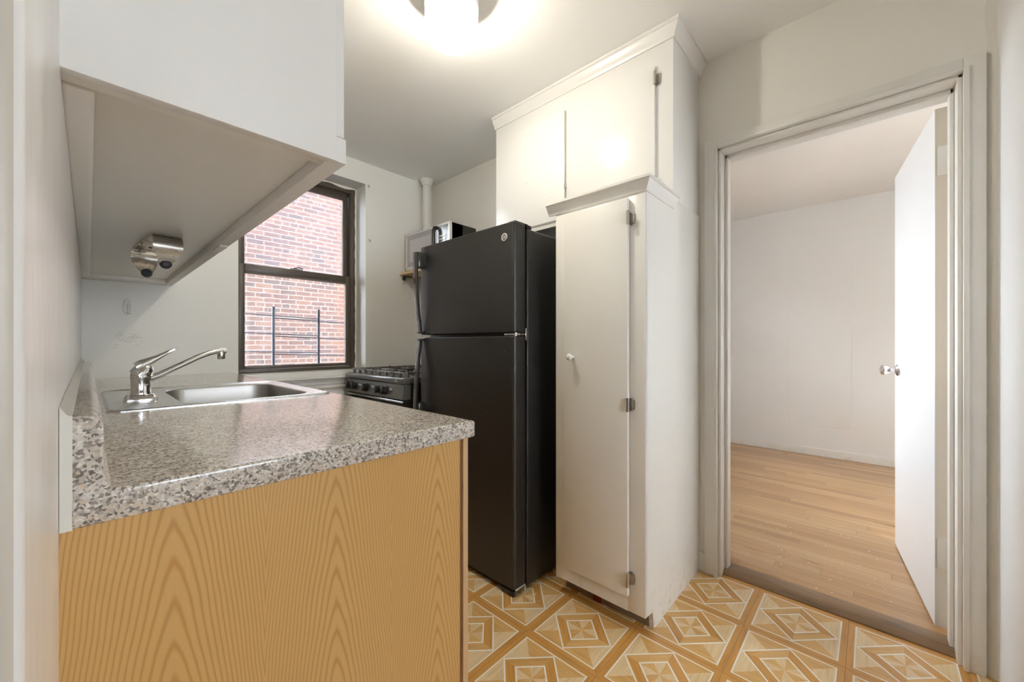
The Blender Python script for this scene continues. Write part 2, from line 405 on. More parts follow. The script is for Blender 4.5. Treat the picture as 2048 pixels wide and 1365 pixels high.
# ------------------------------------------------------------------ bedroom
bx1 = 4.83; by0, by1 = -1.1, 1.75
bm = bmesh.new(); box(bm, 2.13, bx1 + .1, by0, by1, -.06, .010)
struct('floor_bedroom', bm, M['strip'], 'honey oak strip floor of the bedroom', 'floor')
bm = bmesh.new(); box(bm, bx1, bx1 + .12, by0 - .1, by1 + .1, 0, H)
box(bm, bx1 - .0035, bx1, .14, .62, .3, 1.875, .0016)       # painted-over panel
struct('wall_bedroom_far', bm, M['bed_wall'], 'plain off-white far wall of the bedroom', 'wall')
bw = (2.7, 4.5, .55, 2.2)
bm = bmesh.new()
box(bm, 2.17, bw[0], by1, by1 + .15, 0, H); box(bm, bw[1], bx1, by1, by1 + .15, 0, H)
box(bm, bw[0], bw[1], by1, by1 + .15, 0, bw[2]); box(bm, bw[0], bw[1], by1, by1 + .15, bw[3], H)
struct('wall_bedroom_side', bm, M['bed_wall'], 'bedroom wall with the daylight window', 'wall')
struct('wall_bedroom_near', B(2.17, bx1, by0 - .1, by0, 0, H), M['bed_wall'], 'bedroom wall behind the open door', 'wall')
struct('ceiling_bedroom', B(2.17, bx1 + .1, by0 - .1, by1 + .15, H, H + .12), M['ceiling'], 'white bedroom ceiling', 'ceiling')
struct('baseboard_bedroom', B(bx1 - .014, bx1, by0, by1, .010, .085, .004), M['trim'], 'low white baseboard of the bedroom', 'baseboard')
bm = bmesh.new(); w_ = .05
for a in ((bw[0], bw[0] + w_, bw[2], bw[3]), (bw[1] - w_, bw[1], bw[2], bw[3]), (bw[0] + w_, bw[1] - w_, bw[2], bw[2] + w_), (bw[0] + w_, bw[1] - w_, bw[3] - w_, bw[3]), (bw[0] + w_, bw[1] - w_, 1.45, 1.5)):
    box(bm, a[0], a[1], by1 + .07, by1 + .12, a[2], a[3])
w2 = struct('window_2', bm, M['bronze'], 'bedroom window beside the open door, out of the picture', 'window')
obj('pane', B(bw[0] + w_, bw[1] - w_, by1 + .092, by1 + .097, bw[2] + w_, bw[3] - w_), M['clear'], w2)

# bedroom door leaf (hinged on the near jamb, swung into the bedroom)
ang = math.radians(6.4)
bm = B(0, .765, -.035, 0, .018, 2.003, .002); bm.normal_update()
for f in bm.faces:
    if f.normal.x < -.9: f.material_index = 1  # unlit hinge edge, its shade painted in
door = obj('door_1', bm, [M['door'], M['jamb']])
door['kind'] = 'structure'; door['label'] = 'flat white bedroom door standing open'; door['category'] = 'door'
hx, hy = 2.202, -.178
door.location = (hx, hy, 0); door.rotation_euler = (0, 0, ang)
bpy.context.view_layer.update()
def on_door(bm): return xf(bm, door.matrix_world)
for z in (1.80, .30):
    bm = B(-.003, .0, -.040, -.006, z - .055, z + .055, .001); tube(bm, [(-.004, -.042, z - .055), (-.004, -.042, z + .055)], .006, 10)
    obj('hinge', on_door(bm), M['trim'], door, smooth=40)
bm = bmesh.new(); lathe(bm, [(.030, 0), (.030, .003), (.024, .008), (.012, .014)], (.685, 0, .963), (0, 1, 0)); ob = obj('knob', on_door(bm), M['chrome'], door, smooth=40)
bm = bmesh.new(); lathe(bm, [(.011, .012), (.011, .030), (.020, .038), (.0265, .052), (.0265, .060), (.022, .068), (.008, .071)], (.685, 0, .963), (0, 1, 0)); obj('grip', on_door(bm), M['chrome'], ob, smooth=40)

# ------------------------------------------------------------------ unseen foyer, added with its window to light the kitchen
hy0 = -2.3
bm = bmesh.new(); box(bm, -1.7, -.17, hy0, 1.6, -.06, 0); box(bm, -.17, 1.6, hy0, YB, -.06, 0); struct('floor_foyer', bm, M['strip'], 'oak strip floor of the foyer behind the camera', 'floor')
bm = bmesh.new(); fw = (.22, 1.12, .75, 1.95)
box(bm, -1.8, -1.7, hy0, 1.6, 0, H); box(bm, -1.7, -.17, 1.6, 1.7, 0, H); box(bm, 1.5, 1.6, hy0, YB - .14, 0, H)
box(bm, -1.8, fw[0], hy0 - .12, hy0, 0, H); box(bm, fw[1], 1.6, hy0 - .12, hy0, 0, H); box(bm, fw[0], fw[1], hy0 - .12, hy0, 0, fw[2]); box(bm, fw[0], fw[1], hy0 - .12, hy0, fw[3], H)
struct('wall_foyer', bm, M['wall'], 'off-white foyer walls behind the camera', 'wall')
bm = bmesh.new(); w_ = .05
for a in ((fw[0], fw[0] + w_, fw[2], fw[3]), (fw[1] - w_, fw[1], fw[2], fw[3]), (.65, .69, fw[2] + w_, fw[3] - w_), (fw[0] + w_, fw[1] - w_, fw[2], fw[2] + w_), (fw[0] + w_, fw[1] - w_, fw[3] - w_, fw[3])):
    box(bm, a[0], a[1], hy0 - .09, hy0 - .04, a[2], a[3])
w3 = struct('window_added', bm, M['bronze'], 'unseen foyer window, added to light the kitchen', 'window')
obj('pane', B(fw[0] + w_, fw[1] - w_, hy0 - .067, hy0 - .062, fw[2] + w_, fw[3] - w_), M['clear'], w3)

# ------------------------------------------------------------------ window
yf = 2.955
win = bmesh.new()
for a in ((wx0, .648, wz0, wz1), (1.376, wx1, wz0, wz1), (.648, 1.376, wz0, .934), (.648, 1.376, 2.262, wz1)):
    box(win, a[0], a[1], yf, 3.05, a[2], a[3], .002)
box(win, .648, .655, yf + .012, yf + .02, .934, 2.262); box(win, 1.369, 1.376, yf + .012, yf + .02, .934, 2.262)
win = struct('window_1', win, M['bronze'], 'brown metal double-hung window facing a brick wall', 'window', smooth=30)
def sash(name, x0, x1, z0, z1, y0, y1, ws, wb, wt, pm):
    bm = bmesh.new()
    for a in ((x0, x0 + ws, z0, z1), (x1 - ws, x1, z0, z1), (x0 + ws, x1 - ws, z0, z0 + wb), (x0 + ws, x1 - ws, z1 - wt, z1)):
        box(bm, a[0], a[1], y0, y1, a[2], a[3], .003)
    s_ = obj(name, bm, M['bronze'], win, smooth=30)
    bm = B(x0 + ws, x1 - ws, (y0 + y1) / 2 - .003, (y0 + y1) / 2 + .003, z0 + wb, z1 - wt)
    p = obj('pane', bm, pm, s_)
    return s_
lo = sash('lower_sash', .650, 1.374, .936, 1.622, 2.968, 2.998, .034, .022, .050, M['pane_low'])
up = sash('upper_sash', .650, 1.374, 1.565, 2.260, 3.004, 3.030, .040, .036, .045, M['pane_up'])
bm = bmesh.new(); box(bm, .95, 1.03, 2.956, 2.968, 1.622, 1.628, .002); tube(bm, [(.97, 2.962, 1.628), (1.0, 2.958, 1.637), (1.03, 2.962, 1.634)], .004, 8)
obj('latch', bm, M['bronze'], lo, smooth=40)
# ragged plaster edge above and beside the frame
bm = bmesh.new()
def ragged(pts, w):
    rings = []
    for (x, z), ww in zip(pts, w):
        rings.append([(x, yf - .004, z), (x, yf + .02, z), (x - ww[0], yf + .02, z - ww[1]), (x - ww[0], yf - .004, z - ww[1])])
    loft(bm, rings)
n = 26
ragged([(wx0 + (wx1 - wx0) * i / n, wz1 + .001) for i in range(n + 1)], [(0, .012 + .009 * math.sin(i * .9) + random.uniform(0, .006)) for i in range(n + 1)])
ragged([(wx1 + .001, wz0 + (wz1 - wz0) * i / 40) for i in range(41)], [(.007 + random.uniform(0, .006), 0) for i in range(41)])
struct('trim_4', bm, M['wall'], 'ragged plaster edge around the window frame', 'trim')
# sill boards under the window
bm = bmesh.new()
box(bm, .62, 1.60, YW - .012, YW, .876, .914, .004)
prism(bm, [(YW - .040, .861), (YW - .044, .868), (YW - .040, .876), (YW, .878), (YW, .858)], 'x', .60, 1.66)
box(bm, .62, 1.62, YW - .016, YW, .822, .858, .004)
prism(bm, [(YW - .012, .812), (YW - .026, .806), (YW - .026, .796), (YW - .008, .788), (YW, .788), (YW, .822)], 'x', .60, 1.64)
box(bm, .62, 1.62, YW - .014, YW, .60, .770, .004)
struct('trim_5', bm, M['trim'], 'white moulded sill boards under the kitchen window', 'trim', smooth=35)
# window guard outside
g = thing('window_guard', 'dark metal safety bars outside the lower window pane', 'window guard', (1.02, 3.09, wz0))
for x in (.879, 1.182):
    obj('post', B(x - .0085, x + .0085, 3.075, 3.092, wz0, 1.365, .002), M['guard'], g)
for zl in (1.308, 1.180, 1.052):
    for a, b, dz_ in ((.63, 1.19, 0.), (.87, 1.40, -.016)):
        bm = bmesh.new(); tube(bm, [(a, 3.083, zl + dz_ - (a - .71) * .035), (b, 3.083, zl + dz_ - (b - .71) * .035)], .0042, 8); obj('bar', bm, M['guard'], g, smooth=60)
struct('wall_outside', B(-.8, 3.9, 6.4, 6.7, -7., 3.9), M['brick'], 'red brick wall of the next building across the light well', 'wall')

bm = bmesh.new(); box(bm, -6., 2.3, 2.9, 3.06, H + .12, 13.); box(bm, -6., 2.3, 2.9, 3.06, -7., -.06)  # added out of view to keep sky light off the opposite brick
struct('wall_outside_2', bm, M['brick'], 'unseen brick facade, added to shade the brick wall opposite', 'wall')
struct('ground_outside', B(-20., 30., -25., 35., -7.4, -7.), M['grime'], 'unseen ground far below, added to cut light from beneath', 'ground')  # added below to block light coming up onto the brick

# ------------------------------------------------------------------ wall cabinet above the sink
wc = thing('wall_cabinet', 'white painted wall cabinet over the sink with worn underside', 'cabinet', (.14, 1.7, 1.417))
cz = 1.417; cx0, cx1, cy0, cy1 = XL - .002, .292, .68, YW - .001
bm = bmesh.new()
box(bm, cx0, cx1, cy0, cy0 + .019, cz, H - .001, .002)                   # near side
box(bm, cx0, cx1, cy1 - .019, cy1, cz, H - .001)
box(bm, cx0, cx0 + .012, cy0 + .019, cy1 - .019, cz + .03, H - .001)
box(bm, cx0 + .012, cx1, cy0 + .019, cy1 - .019, H - .02, H - .001)
obj('carcass', bm, M['cab_matt'], wc, smooth=30)
bm = bmesh.new()
box(bm, cx0 + .012, cx1 - .015, cy0 + .019, cy1 - .019, cz + .022, cz + .040)
obj('bottom_panel', bm, M['soffit'], wc)
bm = bmesh.new()      # cleats and nosing under the cabinet
box(bm, cx0, cx0 + .030, cy0 + .05, cy1 - .09, cz + .002, cz + .023, .006, 3)
box(bm, cx0 + .0, cx1 - .012, cy1 - .085, cy1 - .019, cz + .004, cz + .023, .003)
box(bm, cx0 + .0, cx1 - .012, cy0 + .020, cy0 + .042, cz + .002, cz + .023, .004)
obj('cleat', bm, M['soffit'], wc, smooth=40)
bm = bmesh.new(); box(bm, cx1 - .014, cx1 + .018, cy0 + .002, cy1, cz, cz + .045, .004, 2)
obj('face_rail', bm, M['cab_matt'], wc, smooth=40)
for i in range(4):
    a = cy0 + .012 + i * (cy1 - cy0 - .02) / 4
    d_ = obj('door', B(cx1 + .0, cx1 + .018, a, a + .515, cz + .05, H - .05, .002), M['cab'], wc)
    bm = bmesh.new(); lathe(bm, [(.006, 0), (.006, .012), (.014, .018), (.014, .024), (.006, .028)], (cx1 + .018, a + .47, cz + .1), (1, 0, 0), 16); obj('knob', bm, M['knob_white'], d_, smooth=40)
obj('door_catch', B(cx1 - .010, cx1 + .012, 1.52, 1.62, cz - .006, cz, .001), M['trim'], wc)

# paper towel holder screwed to the underside
pt = thing('paper_towel_holder', 'empty metal paper towel holder with dark ball tips under the cabinet', 'paper towel holder', (.165, 1.79, cz + .022))
zt = cz + .022
hx_ = .155; hy_a, hy_b = 1.625, 1.915; hrot = Matrix.Translation((hx_, 1.76, 0)) @ Matrix.Rotation(math.radians(5.5), 4, 'Z') @ Matrix.Translation((-hx_, -1.76, 0))
obj('strap', xf(B(hx_ - .036, hx_ + .036, hy_a, hy_b, zt - .003, zt - .0005, .0008), hrot), M['brushed'], pt)
for y in (hy_a + .07, hy_b - .07):
    bm = bmesh.new(); lathe(bm, [(.005, -.0055), (.005, -.003)], (hx_, y, zt), seg=12); obj('screw', xf(bm, hrot), M['rubber'], pt)
def arm(y, sgn):
    n = 18; F = []
    for i in range(n + 1):
        u = i / n; w = .036 if u < .42 else .036 - .023 * ((u - .42) / .58) ** 1.5
        bul = .024 * math.sin(PI * min(1., u * 1.02) ** .8) - .012 * u
        F.append((w, bul, zt - .001 - u * .086))
    rings = []
    for w, bul, z in F:
        rings.append([(hx_ - w, y + sgn * bul, z), (hx_ + w, y + sgn * bul, z), (hx_ + w, y + sgn * (bul - .0018), z), (hx_ - w, y + sgn * (bul - .0018), z)])
    bm = bmesh.new(); loft(bm, rings)
    ar = obj('arm', xf(bm, hrot), M['brushed'], pt, smooth=50)
    bm = bmesh.new(); lathe(bm, [(.004, -.006), (.012, -.004), (.0155, .002), (.0155, .008), (.010, .016), (.003, .019)], (hx_, y - sgn * .010, zt - .085), (0, -sgn, 0), 20)
    obj('ball_tip', xf(bm, hrot), M['rubber'], ar, smooth=50)
arm(hy_a, -1); arm(hy_b, 1)

# oval hook on the window wall and two small hooks by the casing
wh = thing('wall_hook', 'white oval adhesive hook on the wall behind the faucet', 'hook', (.134, YW, 1.29))
bm = bmesh.new()
loft(bm, [[(.134 + .0155 * k * math.cos(a), YW - h_, 1.29 + .041 * k * math.sin(a)) for a in [2 * PI * i / 28 for i in range(28)]] for k, h_ in ((1, 0), (1, .003), (.9, .006), (.5, .007))])
obj('plate', bm, M['cab'], wh, smooth=50)
bm = bmesh.new(); tube(bm, [(.140, YW - .006, 1.305), (.141, YW - .010, 1.28), (.141, YW - .018, 1.258), (.141, YW - .026, 1.262)], [.006, .0065, .0065, .005], 10); obj('prong', bm, M['cab'], wh, smooth=50)
for z, x, lb in ((2.295, 1.437, 'tiny painted-over screw hook at the top corner of the window opening'), (1.885, 1.445, 'tiny painted-over screw hook halfway down beside the window opening')):
    sh = thing('screw_hook', lb, 'hook', (x, YW, z), 'screw hooks beside the window')
    bm = bmesh.new(); tube(bm, [(x, YW + .002, z + .004), (x, YW - .010, z + .004), (x, YW - .018, z - .002), (x, YW - .016, z - .012), (x, YW - .008, z - .014)], .0022, 8)
    lathe(bm, [(.007, 0), (.007, .003), (.003, .004)], (x, YW, z + .004), (0, -1, 0), 14); obj('hook', bm, M['hinge_painted'], sh, smooth=50)

# ------------------------------------------------------------------ sink base cabinet, countertop, sink, faucet
bc = thing('base_cabinet', 'oak veneer base cabinet under the speckled countertop', 'cabinet', (.28, 1.7, 0))
bm = bmesh.new(); box(bm, XL - .003, .556, .668, .684, 0, .891, .001)
obj('end_panel', bm, M['oak'], bc)
bm = bmesh.new(); box(bm, .562, .576, .664, .712, .0, .891, .001); box(bm, .562, .576, 2.70, 2.79, .1, .891)
box(bm, .562, .576, .712, 2.70, .84, .891)
obj('face_frame', bm, M['shine_wood'], bc)
bm = bmesh.new(); box(bm, .556, .562, .670, .700, .0, .891)
obj('panel_groove', bm, M['seam'], bc)
bm = bmesh.new(); box(bm, XL + .004, .50, .684, 2.79, .0, .10); box(bm, XL + .004, XL + .015, .684, 2.79, .1, .891); box(bm, XL + .004, .556, 2.775, 2.79, .1, .891); box(bm, XL + .015, .556, .684, 2.775, .1, .115)
obj('carcass', bm, M['shine_wood'], bc)
for i in range(4):
    a = .716 + i * .497
    d_ = obj('door', B(.562, .582, a, a + .49, .12, .835, .004), M['oak'], bc)
    bm = bmesh.new(); lathe(bm, [(.006, 0), (.006, .012), (.015, .02), (.012, .027)], (.582, a + .44, .76), (1, 0, 0), 16); obj('knob', bm, M['brushed'], d_, smooth=40)

ct = thing('countertop', 'speckled granite-look countertop with curved backsplash beside the sink wall', 'countertop', (.28, 1.7, .892))
cz0, cz1 = .892, .930; sx0, sx1, sy0, sy1 = .045, .560, 1.392, 2.000
bm = bmesh.new()
X0c, X1c, Y0c, Y1c = -.012, .590, .655, YW - .001
# front profile in X-Z with rounded nose, swept along Y in three stretches so the sink hole stays open
def nose(x0, x1):
    pts = [(x0, cz0), (x1 - .006, cz0)]
    for i in range(5):
        a = -PI / 2 + PI / 2 * i / 4; pts.append((x1 - .006 + .006 * math.cos(a), cz0 + .006 + .006 * math.sin(a)))
    for i in range(7):
        a = PI / 2 * i / 6; pts.append((x1 - .012 + .012 * math.cos(a), cz1 - .012 + .012 * math.sin(a)))
    return pts + [(x0, cz1)]
def sweep(prof, y0, y1, near_round):
    rings = []
    if near_round:
        r = .005; cx_, cz_ = (prof[0][0] + X1c) / 2, (cz0 + cz1) / 2
        for i in range(5):
            a = PI / 2 * i / 4; ins = r * (1 - math.sin(a)); yy = y0 + r * (1 - math.cos(a))
            rings.append([(min(max(x, -9), X1c - ins) if x > cx_ else x, yy, min(max(z, cz0 + ins), cz1 - ins)) for x, z in prof])
    else: rings.append([(x, y0, z) for x, z in prof])
    rings.append([(x, y1, z) for x, z in prof]); loft(bm, rings)
sweep(nose(X0c, X1c), Y0c, sy0, True)
sweep(nose(sx1, X1c), sy0, sy1, False)
sweep(nose(X0c, X1c), sy1, Y1c, False)
box(bm, X0c, sx0, sy0, sy1, cz0, cz1)
obj('slab', bm, M['granite'], ct, smooth=20)
# backsplash: coved foot and rounded top, near end standing proud
bm = bmesh.new()
pr = [(-.012, .926), (.020, .926), (.0185, .932), (.0145, .940), (.0125, .950)]
for i in range(7):
    a = PI / 2 * i / 6; pr.append((.0125 - .016 + .016 * math.cos(a), 1.003 + .016 * math.sin(a)))
pr.append((-.012, 1.019))
rings = []
for yy, ins in ((.656, .003), (.658, .0006), (.662, 0), (Y1c, 0)):
    rings.append([(x - (ins if x > 0 else 0), yy, z - (ins if z > 1 else 0)) for x, z in pr])
loft(bm, rings)
obj('backsplash', bm, M['granite'], ct, smooth=18)
bm = bmesh.new(); rings = []
for i in range(50):
    yy = .655 + (Y1c - .655) * (i / 49) ** 1.6; j = random.uniform(-.0012, .0012) if i else 0
    rings.append([(XL + .0005, yy, .892), (-.0118, yy, .892), (-.0118, yy, 1.0195 + j), (-.016 + j, yy, 1.0215), (XL + .0005, yy, 1.032 + 2.5 * j)])
loft(bm, rings); obj('caulk_strip', bm, M['caulk'], ct, smooth=50)

sk = thing('kitchen_sink', 'stainless steel drop-in sink set in the countertop', 'sink', (.30, 1.7, .93))
ox0, ox1, oy0, oy1 = .031, .575, 1.377, 2.02
ix0, ix1, iy0, iy1 = .185, .520, 1.412, 1.905
bm = bmesh.new()
loft(bm, [rrect(ox0, ox1, oy0, oy1, .030, .9302), rrect(ox0, ox1, oy0, oy1, .030, .9320), rrect(ox0 + .004, ox1 - .004, oy0 + .004, oy1 - .004, .028, .9345), rrect(ox0 + .010, ox1 - .010, oy0 + .010, oy1 - .010, .024, .9345), rrect(ox0 + .014, ox1 - .014, oy0 + .014, oy1 - .014, .022, .9325), rrect(ix0 - .012, ix1 + .012, iy0 - .010, iy1 + .012, .07, .9320), rrect(ix0 - .004, ix1 + .004, iy0 - .004, iy1 + .004, .066, .9325), rrect(ix0, ix1, iy0, iy1, .063, .9295)], False, False)
obj('rim', bm, M['steel'], sk, smooth=35)
bm = bmesh.new()
loft(bm, [rrect(ix0, ix1, iy0, iy1, .063, .9295), rrect(ix0 + .003, ix1 - .003, iy0 + .003, iy1 - .003, .06, .915), rrect(ix0 + .010, ix1 - .010, iy0 + .010, iy1 - .010, .055, .79), rrect(ix0 + .03, ix1 - .03, iy0 + .03, iy1 - .03, .05, .772), rrect(ix0 + .12, ix1 - .12, iy0 + .2, iy1 - .2, .03, .768)], False, True)
bs = obj('basin', bm, M['basin'], sk, smooth=50)
bm = bmesh.new(); lathe(bm, [(.045, .7690), (.045, .7705), (.038, .7705), (.030, .7695)], (.3525, 1.66, 0), seg=28); obj('drain', bm, M['chrome'], bs, smooth=40)

fc = thing('faucet', 'chrome single-lever kitchen faucet on the sink deck', 'faucet', (.108, 1.62, .9325))
fx, fy, fz = .108, 1.622, .9325
bm = bmesh.new()
loft(bm, [rrect(fx - .036, fx + .036, fy - .034, fy + .034, .006, fz, 3), rrect(fx - .036, fx + .036, fy - .034, fy + .034, .006, fz + .006, 3), rrect(fx - .031, fx + .031, fy - .029, fy + .029, .006, fz + .014, 3), rrect(fx - .027, fx + .027, fy - .026, fy + .026, .010, fz + .018, 3)])
obj('base_plate', bm, M['chrome'], fc, smooth=40)
bm = bmesh.new(); lathe(bm, [(.0235, .016), (.0235, .024), (.0225, .026), (.0225, .062), (.0235, .064), (.0232, .078), (.0205, .088)], (fx, fy, fz)); obj('body', bm, M['chrome'], fc, smooth=40)
lv = Vector((.62, .10, .78)).normalized()
bm = bmesh.new(); lathe(bm, [(.0238, -.012), (.0238, .004), (.0215, .016), (.0150, .026), (.006, .031)], Vector((fx + .001, fy, fz + .082)), lv); dome = obj('lever_cap', bm, M['chrome'], fc, smooth=40)
bm = bmesh.new(); rings = []
for (x, dy, z, w, th_) in ((.098, -.002, 1.030, .017, .015), (.112, 0., 1.040, .0185, .0135), (.128, .003, 1.0485, .0165, .0105), (.146, .006, 1.059, .0125, .0070), (.164, .009, 1.071, .0095, .0050), (.176, .011, 1.079, .010, .0042), (.184, .012, 1.083, .013, .0036), (.196, .014, 1.0835, .0125, .0013), (.212, .016, 1.081, .007, .0009)):
    p = Vector((x, fy + dy, z)); up_ = Vector((-.45, 0, .9))
    rings.append([p + Vector((0, sy * w, 0)) + up_ * sz * th_ for sy, sz in ((-1, -.5), (-.7, -1), (.7, -1), (1, -.5), (1, .5), (.7, 1), (-.7, 1), (-1, .5))])
loft(bm, rings); obj('lever', bm, M['chrome'], fc, smooth=50)
bm = bmesh.new()
sp_ = [(fx + .012, fy + .006, .992), (.15, 1.634, 1.004), (.20, 1.652, 1.030), (.25, 1.671, 1.056), (.282, 1.683, 1.069), (.305, 1.692, 1.075), (.322, 1.698, 1.076), (.332, 1.702, 1.074)]
tube(bm, sp_, [.013, .0095, .009, .009, .009, .0092, .0098, .0102], 16); obj('spout', bm, M['chrome'], fc, smooth=50)
bm = bmesh.new(); lathe(bm, [(.0105, .006), (.0112, .0), (.0112, -.020), (.009, -.023)], (.320, 1.698, 1.070), seg=20); obj('aerator', bm, M['brushed'], fc, smooth=40)

# ------------------------------------------------------------------ riser pipe in the corner
rp = thing('riser_pipe', 'white painted heating pipe running up the corner', 'pipe', (1.905, 2.715, 0))
bm = bmesh.new(); lathe(bm, [(.0345, 0), (.0345, H - .02)], (1.905, 2.715, 0), seg=28); obj('pipe', bm, M['trim'], rp, smooth=40)
bm = bmesh.new(); lathe(bm, [(.042, H - .055), (.043, H - .03), (.052, H - .012), (.056, H - .001)], (1.905, 2.715, 0), seg=28); obj('collar', bm, M['trim'], rp, smooth=40)

# ------------------------------------------------------------------ shelf and microwave
sf = thing('wall_shelf', 'raw pine shelf under the microwave in the corner', 'shelf', (1.86, 2.47, 1.657))
bm = bmesh.new(); prism(bm, [(1.706, 2.14), (XR - .002, 2.14), (XR - .002, 2.672), (1.864, 2.672), (1.864, YW - .002), (1.706, YW - .002)], 'z', 1.657, 1.675)
# notch for the pipe
obj('board', bm, M['pine'], sf)
for y in (2.25, 2.62):
    bm = bmesh.new(); box(bm, XR - .006, XR - .001, y - .012, y + .012, 1.50, 1.657); box(bm, 1.80, XR - .006, y - .012, y + .012, 1.651, 1.657)
    tube(bm, [(1.84, y, 1.652), (XR - .004, y, 1.52)], .004, 8); obj('bracket', bm, M['silver'], sf)
mw = thing('microwave', 'silver and black microwave oven on the corner shelf beyond the refrigerator', 'microwave', (1.86, 2.48, 1.675))
mx, my0, my1, mz0, mz1 = 1.736, 2.20, 2.767, 1.688, 1.978
obj('body', B(mx + .022, XR - .03, my0 + .002, my1 - .1, mz0 + .004, mz1 - .003, .004), M['black'], mw)
bm = B(mx + .022, 1.862, my0 + .002, my1 - .002, mz0 + .004, mz1 - .003, .004); obj('front_shell', bm, M['black'], mw)
bm = bmesh.new()
box(bm, mx, mx + .022, my0, my1, mz0, mz0 + .030, .003); box(bm, mx, mx + .022, my0, my1, mz1 - .018, mz1, .003)
box(bm, mx, mx + .022, my1 - .020, my1, mz0 + .03, mz1 - .018); box(bm, mx, mx + .022, my0, my0 + .020, mz0 + .03, mz1 - .018)
box(bm, mx, mx + .022, 2.364, 2.392, mz0 + .03, mz1 - .018)
obj('bezel', bm, M['silver'], mw, smooth=30)
dr = obj('door', B(mx + .003, mx + .02, 2.392, my1 - .020, mz0 + .03, mz1 - .018), M['mw_glass'], mw)
obj('viewing_screen', B(mx + .0022, mx + .006, 2.43, my1 - .058, mz0 + .062, mz1 - .052, .001), M['mw_screen'], dr)
bm = bmesh.new(); tube(bm, [(mx + .004, 2.352, mz1 - .02), (mx - .020, 2.352, mz1 - .026), (mx - .028, 2.352, mz1 - .05), (mx - .028, 2.352, mz0 + .06), (mx - .018, 2.352, mz0 + .03), (mx + .004, 2.352, mz0 + .026)], .0135, 12); obj('handle', bm, M['black'], dr, smooth=50)
cp = obj('control_panel', B(mx + .003, mx + .02, my0 + .020, 2.364, mz0 + .03, mz1 - .018), M['stove_panel'], mw)
for r_ in range(6):
    for c_ in range(2):
        y = 2.245 + c_ * .042; z = mz1 - .098 - r_ * .024
        obj('button', B(mx - .001, mx + .004, y, y + .034, z, z + .015, .001), M['silver'], cp)
for x in (mx + .05, XR - .08):
    for y in (my0 + .05, my1 - .12):
        bm = bmesh.new(); lathe(bm, [(.012, 1.6752), (.012, 1.693)], (x, y, 0), seg=14); obj('foot', bm, M['rubber'], mw)
bm = bmesh.new(); tube(bm, [(1.800, 2.778, 1.6505), (1.770, 2.778, 1.6505), (1.742, 2.778, 1.6505), (1.733, 2.778, 1.644)], .0035, 8)
cd = obj('power_cord', bm, M['black'], mw, smooth=60)
bm = bmesh.new(); lathe(bm, [(.005, 0), (.011, .008), (.0140, .026), (.0140, .034)], (1.734, 2.778, 1.648), (-.35, -.1, -1), 14); pg = obj('plug', bm, M['black'], cd, smooth=50)
bm = bmesh.new()
for k in (-.006, .006): tube(bm, [(1.722 + k, 2.775, 1.616), (1.716 + k, 2.773, 1.596)], .0024, 6)
obj('prong', bm, M['chrome'], pg)

# ------------------------------------------------------------------ gas stove
st = thing('gas_stove', 'black gas range between the refrigerator and the window', 'stove', (1.6, 2.37, 0))
gx, gy0, gy1, gz = 1.232, 1.985, 2.735, .902
obj('body', B(gx + .03, 1.855, gy0 + .004, gy1 - .004, .06, gz - .03, .004), M['stove'], st)
obj('cooktop', B(gx, 1.855, gy0, gy1, gz - .035, gz, .008, 3), M['stove_top'], st, smooth=30)
bm = bmesh.new(); prism(bm, [(gx + .006, gz - .040), (gx - .004, gz - .125), (gx + .05, gz - .125), (gx + .05, gz - .040)], 'y', gy0 + .003, gy1 - .003)
cpn = obj('control_panel', bm, M['stove_panel'], st)
for y in (2.655, 2.585, 2.43, 2.26, 2.185):
    bm = bmesh.new(); c0 = Vector((gx - .001, y, gz - .082))
    lathe(bm, [(.027, 0), (.027, .004), (.0225, .008), (.0205, .022), (.018, .024)], c0, (-1, 0, .1), 24)
    box(bm, gx - .034, gx - .010, y - .006, y + .006, gz - .104, gz - .058, .003)
    kb = obj('knob', bm, M['black'], cpn, smooth=40)
    obj('mark', B(gx - .035, gx - .0335, y - .002, y + .002, gz - .068, gz - .060), M['mark'], kb)
for y in (2.52, 2.345, 2.12):
    bm = bmesh.new()
    for dy in (-.009, .009): tube(bm, [(gx - .0025 + .0, y + dy + .006 * math.cos(a), gz - .072 + .006 * math.sin(a)) for a in [2 * PI * i / 12 for i in range(13)]], .0011, 5)
    obj('burner_symbol', bm, M['mark'], cpn)
bm = bmesh.new(); tube(bm, [(gx - .0005, 2.065 + .011 * math.cos(a), gz - .017 + .007 * math.sin(a)) for a in [2 * PI * i / 16 for i in range(17)]], .001, 5); obj('emblem', bm, M['silver'], st)
od = obj('oven_door', B(gx + .004, gx + .04, gy0 + .006, gy1 - .006, .22, gz - .135, .004), M['stove'], st)
obj('window', B(gx + .002, gx + .006, gy0 + .15, gy1 - .15, .36, .62, .001), M['stove_panel'], od)
bm = bmesh.new(); tube(bm, [(gx + .006, gy0 + .03, gz - .168), (gx - .03, gy0 + .04, gz - .165), (gx - .036, gy0 + .10, gz - .160), (gx - .036, gy1 - .10, gz - .160), (gx - .03, gy1 - .04, gz - .165), (gx + .006, gy1 - .03, gz - .168)], .011, 12); obj('handle', bm, M['stove'], od, smooth=50)
bm = bmesh.new(); box(bm, gx + .001, gx + .004, gy0 + .02, gy1 - .02, gz - .146, gz - .141)
obj('vent_trim', bm, M['silver'], od)
obj('storage_drawer', B(gx + .004, gx + .04, gy0 + .006, gy1 - .006, .07, .21, .004), M['stove'], st)
for x in (gx + .07, 1.80):
    for y in (gy0 + .06, gy1 - .06): obj('foot', B(x - .02, x + .02, y - .02, y + .02, 0, .06), M['black'], st)
